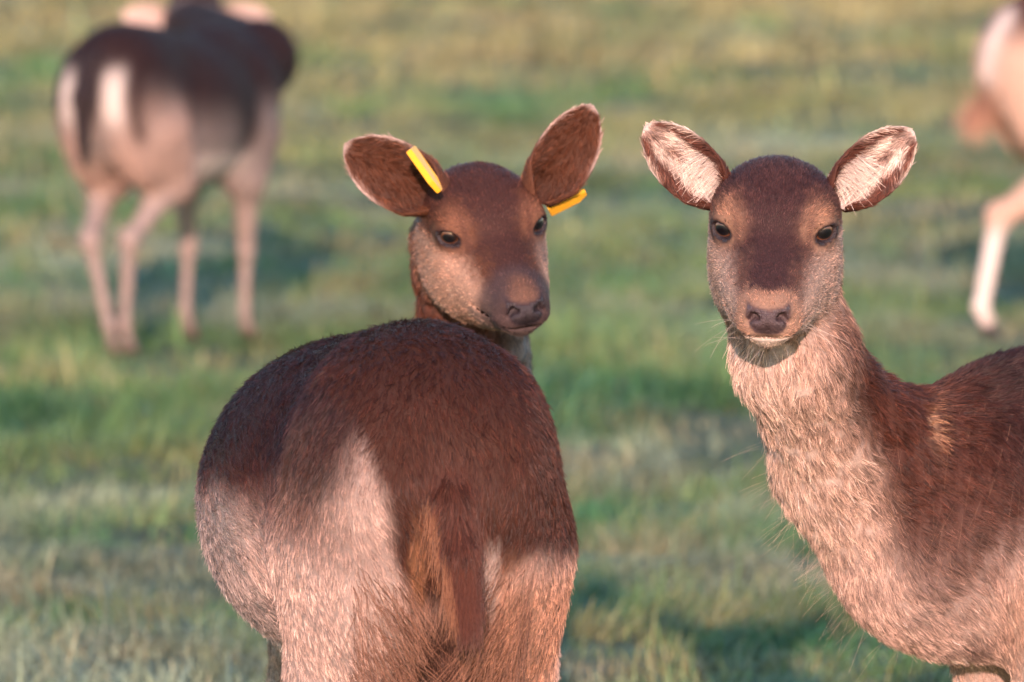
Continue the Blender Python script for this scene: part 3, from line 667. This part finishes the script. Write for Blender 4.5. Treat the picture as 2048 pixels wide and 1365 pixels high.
def neck_B(T): return [(T(.22, 0, .60), .11), (T(.36, 0, .70), .080), (HOB+HRB@A3(-.085, 0, -.075), .060), (HOB+HRB@A3(-.045, 0, -.025), .056)]
def earB(px0, py0, px1, py1, dD, face, L=None, W=.040, cup=1.2, D=10.28):
    a = Wp(px0, py0, D); b_ = Wp(px1, py1, D+dD); return dict(base=a, axis=b_-a, face=A3(*face), L=np.linalg.norm(b_-a), W=W, cup=cup)
earsB = [earB(885, 402, 692, 290, .02, (-.20, -1, .05), W=.041), earB(1072, 398, 1180, 210, .02, (.30, -1, .0), W=.038)]
rootB, IB = deer(dict(name='fallow_deer', label='reddish young fallow deer with yellow tags in both ears looking over the dark rump',
    at=OB, heading=hB[:2], s=.76, h=.0034, neck=neck_B, head=(HOB, HRB, hsB), ears=earsB,
    earcoat=ear_plain(RED*.75, RED*.55, PALE, 1.35), coat=coat_B, nose=col(.035, .024, .03), lip=col(.07, .05, .05), fur=130000, hrad=.00030,
    tail=lambda T: [(T(-.49, 0, .72), T(-.54, 0, .56), .022, .014)]))
def tag(c, ax, wd, nrm, L, W_, name='ear_tag'):
    """folded plastic ear tag: bevelled plate with a stud"""
    import bmesh
    ax = unit(ax); nrm = unit(nrm-ax*(nrm@ax)); sdv = np.cross(nrm, ax)
    bm = bmesh.new(); out = [(-.5, -.5), (-.5, .5), (.25, .5), (.5, .22), (.5, -.22), (.25, -.5)]
    for t_ in (-.0022, .0022): pass
    lo = [bm.verts.new(c+ax*a*L+sdv*b_*W_-nrm*.0024) for a, b_ in out]; hi = [bm.verts.new(c+ax*a*L+sdv*b_*W_+nrm*.0024+nrm*.006*abs(b_)) for a, b_ in out]
    bm.faces.new(lo[::-1]); bm.faces.new(hi)
    for i in range(6): j = (i+1) % 6; bm.faces.new((lo[i], lo[j], hi[j], hi[i]))
    bmesh.ops.bevel(bm, geom=list(bm.edges), offset=.0008, segments=2, affect='EDGES')
    r_ = bmesh.ops.create_cone(bm, cap_ends=True, segments=16, radius1=.006, radius2=.0055, depth=.007)
    Mx = np.stack([sdv, ax, nrm], 1)
    for v in r_['verts']: v.co = Vector(c-ax*L*.28+Mx@np.array(v.co))
    me = bpy.data.meshes.new(name); bmesh.ops.recalc_face_normals(bm, faces=bm.faces); bm.to_mesh(me); bm.free()
    co = np.array([v.co for v in me.vertices]); co = (co-IB['inv'][0])@IB['inv'][1]; me.vertices.foreach_set('co', co.astype(np.float32).ravel()); me.update()
    me.materials.append(M_tag); o = bpy.data.objects.new(name, me); C.objects.link(o); o.parent = rootB; return o
c1 = Wp(849, 342, 10.20); tag(c1, Wp(880, 385, 10.20)-Wp(820, 300, 10.20), 1, A3(.88, -.28, .45), .062, .022)
c2 = Wp(1134, 402, 10.30); tag(c2, Wp(1168, 384, 10.30)-Wp(1100, 418, 10.30), 1, A3(.1, -.55, -.8), .050, .018)

# ================================================================== deer C: doe on the right looking at the camera
def coat_C(S):
    V, L, at, tags, q = S['V'], S['L'], S['at'], S['tags'], S['q']; x, y, z = L.T
    nz = noise(V, 22, 1)*.5+noise(V, 60, 2)*.3+noise(V, 9, 7)*.4
    c = mixc(np.tile(PALE*.85, (len(V), 1)), MDB*.9, sstep(.50, .66, z+nz*.05)); c = mixc(c, DKB*.9, sstep(.60, .69, z+nz*.03)*sstep(.28, .16, x+nz*.03))
    c = mixc(c, CRM, sstep(.44, .38, z+nz*.02)*.7*(1-tags['foreleg']))
    # neck: pale throat and front, brown nape
    nk = np.clip(tags['neck']*1.3+0, 0, 1)
    wx = V[:, 0]
    # nape line of the neck in world space: brown towards the back edge
    nape = np.interp(V[:, 2], [.40, .55, .65, .72, .80, .95], [.46, .425, .405, .375, .355, .345])
    fr = sstep(-.03, .045, wx-nape+nz*.02)
    cn = mixc(np.tile(col(.50, .385, .325), (len(V), 1)), MDB*1.0, fr)
    cn = mixc(cn, CRM*.85, sstep(.335, .285, wx+nz*.02-(.75-V[:, 2])*.30)*.45)
    c = mixc(c, cn, nk)
    # shoulder brown fading to tan
    sh = tags['shoulder']; c = mixc(c, mixc(np.tile(TAN*.95, (len(V), 1)), MDB*.92, sstep(.46, .60, z+nz*.05)), sh*.85); c = mixc(c, DKB*.9, sstep(.61, .69, z+nz*.03)*sstep(.28, .16, x+nz*.03)*sh)
    c = mixc(c, PALE, tags['foreleg']*.6)
    for (a, b_, d_) in ((.20, .47, .020), (.235, .415, .026), (.215, .44, .018)):
        c = mixc(c, DKB*1.4, np.exp(-(((x-a)/d_)**2+((z-b_)/d_)**2))*.55*(y > 0)*sstep(-.2, .4, nz))
    at['col'] = c
    # pale cowlick on the withers
    at['col'] = mixc(at['col'], col(.50, .30, .18), np.exp(-(((wx-.487-nz*.006)/.0064)**2+((V[:, 2]-.680)/.022)**2))*(y > 0)*.8)
    face_coat(S, col(.046, .021, .020), col(.105, .052, .038), col(.42, .30, .24), col(.34, .195, .125), CRM*.85, muzzle=col(.33, .20, .14))
    at['len'] = at['len']*(1+.25*tags['neck']); at['clump'] = at['clump']+.30*tags['neck']*(1-S['hm']); at['lift'] = at['lift']+.12*tags['neck']
eyeC = Wp(1549, 456, 9.62); HRC = head_frame(math.radians(-4), math.radians(23), math.radians(-2)); hsC = 1.07
HOC = eyeC-HRC@(A3(.022, 0, .010)*hsC)
hC = unit(A3(-.90, -.42, 0)); OC = A3(.70, 10.02, 0)
def neck_C(T): return [(T(.25, 0, .60), .125), (T(.345, .0, .665), .088), (HOC+A3(.024, .070, -.150), .059), (HOC+HRC@A3(-.095, 0, -.060), .057), (HOC+HRC@A3(-.045, 0, -.020), .056)]
def earC(px0, py0, px1, py1, dD, face, W=.035, cup=1.05, D=9.68):
    a = Wp(px0, py0, D); b_ = Wp(px1, py1, D+dD); return dict(base=a, axis=b_-a, face=A3(*face), L=np.linalg.norm(b_-a), W=W, cup=cup)
earsC = [earC(1447, 398, 1295, 252, .03, (-.15, -1, .0)), earC(1671, 400, 1822, 262, .03, (.15, -1, .0))]
def earcoat_C(v, u, inner, ed, ev, ax, fc, sdv):
    n = len(v); nz = noise(ev, 130, 8)*.6+noise(ev, 50, 9)*.5; sgn = 1 if ax[0] < 0 else -1
    iw = u*sgn*np.sign(-sdv[2] if abs(sdv[2]) > .1 else 1)       # +1: edge nearer the forehead
    ci = np.tile(WHT*.98, (n, 1))
    ci = mixc(ci, MDB*1.5, sstep(.50, .74, np.abs(u)+nz*.14)); ci = mixc(ci, MDB*1.6, sstep(.68, .82, v+nz*.06)*.75)
    ci = mixc(ci, MDB*1.7, np.exp(-(((u)/.32)**2+((v-.54)/.17)**2))*.95)
    ci = mixc(ci, PALE, sstep(.90, .98, v))
    c = np.where(inner[:, None], ci, MDB*1.2)
    ed_ = np.maximum(sstep(.94, 1.0, np.abs(u)), sstep(.92, 1, v))*sstep(.4, .7, v); c = mixc(c, CRM*.9, ed_*.85)
    fl = np.tile(ax, (n, 1)) - sdv[None]*(u*.75)[:, None]
    lng = np.where(inner, .015+.010*sstep(.7, .3, v), .008)
    return dict(flow=fl, len=lng*(1-.8*sstep(.82, .97, v)), lift=np.where(inner, .5, .22), clump=np.full(n, .45), dens=np.full(n, 1.9), col=c)
def strands_C(S):
    out = []; r = np.random.default_rng(8); V, N = S['V'], S['N']
    toc = unit(A3(0, 0, CAM_Z)-V); g = (N*toc).sum(1)
    wx = V[:, 0]
    m = (np.abs(g) < .45) & (N[:, 0] < -.2) & (V[:, 2] > .42) & (V[:, 2] < .80) & (wx < .50) & (wx > .2)
    pz = sstep(.72, .50, V[:, 2])*m+.08*m; id_ = r.choice(len(V), 95, p=pz/pz.sum()); p, ra, c = strands(V[id_], unit(N[id_]+A3(-.5, 0, -.60)), .050, .15, rad=.00010, c=(.62, .50, .40), seed=9, jit=.30); out.append(('guard_hair', p, ra, c))
    for ed in earsC:
        ax = unit(ed['axis']); fc = unit(ed['face']-ax*(ed['face']@ax)); L_, W_ = ed['L'], ed['W']
        inw = np.cross(fc, ax); inw = inw*(-np.sign(ax[0]))*np.sign(inw[0]) if abs(inw[0]) > 1e-3 else inw   # towards the forehead
        k = 230; vv = r.uniform(.08, .45, k); sd_ = r.uniform(.45, .85, k)
        rt = ed['base']+ax*(L_*vv)[:, None]+inw*(W_*sd_)[:, None]+fc*.006
        p, ra, c = strands(rt, unit(-inw*.9+ax*r.uniform(-.2, .7, k)[:, None]+fc*.42), .036, .18, rad=.00026, c=(.76, .68, .62), seed=31, jit=.16); out.append(('ear_tuft', p, ra, c))
    # long pale guard hairs over the shoulder
    L = ((V-S['O'])@S['Rb']); m = (L[:, 1] > .05) & (L[:, 2] > .52) & (L[:, 2] < .74) & (L[:, 0] > .0) & (L[:, 0] < .34) & (g > .3)
    id_ = r.choice(np.nonzero(m)[0], 110); p, ra, c = strands(V[id_]+N[id_]*.006, unit(A3(-.25, -.12, -1)+N[id_]*.15), .050, .05, rad=.00014, c=(.30, .17, .11), seed=10, jit=.16); out.append(('guard_hair', p, ra, c))
    hT, HR = S['hT'], S['HR']
    rt = []; dr = []
    for y in (1, -1):
        for k in range(9): rt.append(hT(r.uniform(.10, .15), y*r.uniform(.024, .034), r.uniform(-.062, -.040))); dr.append(HR@A3(.1, y, r.uniform(-.7, .1)))
        for k in range(5): rt.append(hT(r.uniform(.13, .15), y*r.uniform(.0, .02), -.070)); dr.append(HR@A3(.2, y*.5, -1))
    p, ra, c = strands(np.array(rt), np.array(dr), .055, .2, rad=.00015, c=(.6, .55, .5), seed=12, jit=.2); out.append(('whiskers', p, ra, c))
    rt = []; dr = []
    for y in (1, -1):
        ec = EYE*A3(1, y, 1); en = EYE_N*A3(1, y, 1); Re = frame(en, A3(.12, 0, 1))
        for k in range(24):
            a = r.uniform(.5, 1.0); t_ = np.pi*(.5+ (a-.35)*.62*(1))   # along the upper lid, towards the outer corner
            yy = (math.cos(t_)*.0135); zz = math.sin(t_)*.0098
            yy = yy if y < 0 else -yy; yy = -yy
            pe = ec+Re@A3(.0125, yy*1, zz); rt.append(hT(*pe)); dr.append(HR@(Re@A3(1.0, yy*55, .55)))
    p, ra, c = strands(np.array(rt), np.array(dr), .014, -.25, rad=.00028, c=(.012, .008, .008), seed=13, jit=.10); out.append(('eyelashes', p, ra, c))
    return out
deer(dict(name='fallow_deer', label='untagged doe with white-haired ears facing the camera, shoulder cut by the picture edge',
    at=OC[:2], heading=hC[:2], s=.955, h=.0034, neck=neck_C, head=(HOC, HRC, hsC), ears=earsC, earcoat=earcoat_C, coat=coat_C, strands=strands_C,
    legt=1.0, shape=dict(elbow=(.11, .085, .42), wrist=(.13, .075, .24), hoof_f=(.13, .075, 0), withers=((.08, 0, .69), (.16, .075, .10)), chest=((.19, 0, .575), (.185, .13, .165)), belly=((-.06, 0, .60), (.30, .165, .19))),
    fur=380000, hrad=.00028, tail=lambda T: [(T(-.49, 0, .72), T(-.54, 0, .56), .022, .014)]))

# ================================================================== deer D: far left, walking away to the right
def coat_D(S):
    V, L, at, tags = S['V'], S['L'], S['at'], S['tags']; x, y, z = L.T; nz = noise(V, 12, 1)*.5
    c = mixc(np.tile(GREY*1.1, (len(V), 1)), DKB*1.1, sstep(.45, .66, z+nz*.03-.06*sstep(-.2, -.35, x)+.10*sstep(-.05, .12, x))); c = mixc(c, PALE*1.05, tags['thigh']*sstep(.66, .56, z+.12*sstep(-.30, -.2, x))*.9)
    c = mixc(c, WHT*.9, sstep(.51, .45, z)*tags['belly']); c = mixc(c, PALE*.8, S['lm']*.8)
    c = mixc(c, col(.42, .22, .14), sstep(.68, .62, z)*tags['thigh']*.4)
    back = sstep(-.36, -.42, x)
    ps = np.exp(-(((np.abs(y)-.060)/.025)**4+((z-.640)/.068)**4))*back; c = mixc(c, WHT*1.1, ps)
    c = mixc(c, GREY*.75, np.clip(tags['shoulder']+tags['chest'], 0, 1)*sstep(.66, .56, z)*sstep(.38, .46, z)*.85)
    c = mixc(c, WHT, sstep(.50, .45, z)*tags['belly'])
    rim = np.exp(-(((np.abs(y)-.108)/.014)**2))*sstep(.50, .56, z)*back; c = mixc(c, DKB, rim*.85)
    c = mixc(c, BLK*1.5, np.clip(tags['tail']*1.5, 0, 1))
    at['col'] = c*.80; face_coat(S, DKB, DKB*1.2, GREY, MDB, CRM)
hD = A3(math.sin(math.radians(25)), math.cos(math.radians(25)), 0); OD = Wp(232, 300, 19.7)[:2]+hD[:2]*.33
HRD = head_frame(math.radians(10), math.radians(35), 0, back=True); HOD = Wp(395, 22, 21.0)
earsD = [dict(base=Wp(345, 38, 20.95), axis=Wp(250, 20, 20.95)-Wp(345, 30, 20.95), face=A3(-.2, -1, -.1), L=.125, W=.036, cup=.6), dict(base=Wp(435, 30, 20.95), axis=Wp(540, 32, 20.95)-Wp(435, 30, 20.95), face=A3(.2, -1, -.1), L=.13, W=.034, cup=.6)]
deer(dict(name='fallow_deer', label='blurred fallow doe far left walking away, white rump patches beside a black tail',
    at=OD, heading=hD[:2], s=.955, legt=.78, h=.0075, neck=lambda T: [(T(.25, 0, .62), .11), (T(.42, 0, .70), .085), (HOD+A3(-.02, -.08, -.03), .062)], head=(HOD, HRD, .95), ears=earsD,
    hind={1: (.02, -.035), -1: (.06, .005)}, fore={1: (.02, .03), -1: (.06, .035)}, earcoat=ear_plain(PALE, PALE*1.1, CRM), shape=dict(stifle=(-.24, .085, .43), hock=(-.44, .055, .29), hoof_h=(-.42, .030, .0), gaskin_r=.052, thigh_y=.068, thigh_r=(.125, .064, .165)), hoofc=col(.20, .15, .12), coat=coat_D, fur=26000, hrad=.0007,
    tail=lambda T: [(T(-.47, 0, .73), T(-.52, 0, .64), .022, .024), (T(-.52, 0, .64), T(-.52, 0, .50), .024, .010)]))

# ================================================================== deer E: far right, cut by the frame
def coat_E(S):
    V, L, at, tags = S['V'], S['L'], S['at'], S['tags']; x, y, z = L.T; nz = noise(V, 12, 1)*.5
    c = mixc(np.tile(col(.55, .38, .29), (len(V), 1)), MDB, sstep(.66, .76, z+nz*.03)); c = mixc(c, WHT, S['lm']*sstep(.30, .24, z)); 
    c = mixc(c, RED, tags['tail']); back = sstep(-.40, -.45, x); c = mixc(c, WHT, np.exp(-((np.abs(y)-.05)/.03)**2)*sstep(.58, .62, z)*back*.9)
    at['col'] = c; face_coat(S, DKB, MDB, GREY, TAN, CRM)
hE = unit(A3(1, .22, 0)); OE = A3(1.605, 20.35, 0)
HRE = frame(A3(.9, .2, -.5), A3(0, 0, 1)); HOE = A3(*(OE[:2]+hE[:2]*.62), 1.05)
def strands_E(S):
    r = np.random.default_rng(3); n = 900; p0 = np.stack([S['T'](-.47-.02*a, b, .58-.04*a) for a, b in zip(r.random(n), r.normal(0, .012, n))])
    p, ra, c = strands(p0, np.tile(unit(A3(-.35, 0, -.8)), (n, 1)), .085, .1, rad=.0007, c=(.40, .25, .18), seed=6, jit=.45); return [('tail_hair', p, ra, c)]
deer(dict(name='fallow_deer', label='blurred pale deer far right, only hindquarter and white hind leg in the frame',
    at=OE[:2], heading=hE[:2], s=1.03, legt=1.05, h=.0075, neck=lambda T: [(T(.25, 0, .62), .11), (T(.42, 0, .82), .085), (HOE+A3(-.06, 0, -.03), .062)], head=(HOE, HRE, 1.0), ears=side_ears(HOE, HRE, 1.0),
    shape=dict(hoof_h=(-.50, .085, 0)), hind={-1: (-.01, 0), 1: (.30, 0)}, earcoat=ear_plain(MDB, PALE, CRM), coat=coat_E, fur=22000, hrad=.0007, strands=strands_E,
    tail=lambda T: [(T(-.44, 0, .73), T(-.47, 0, .66), .020, .020), (T(-.47, 0, .66), T(-.47, 0, .55), .018, .008)]))
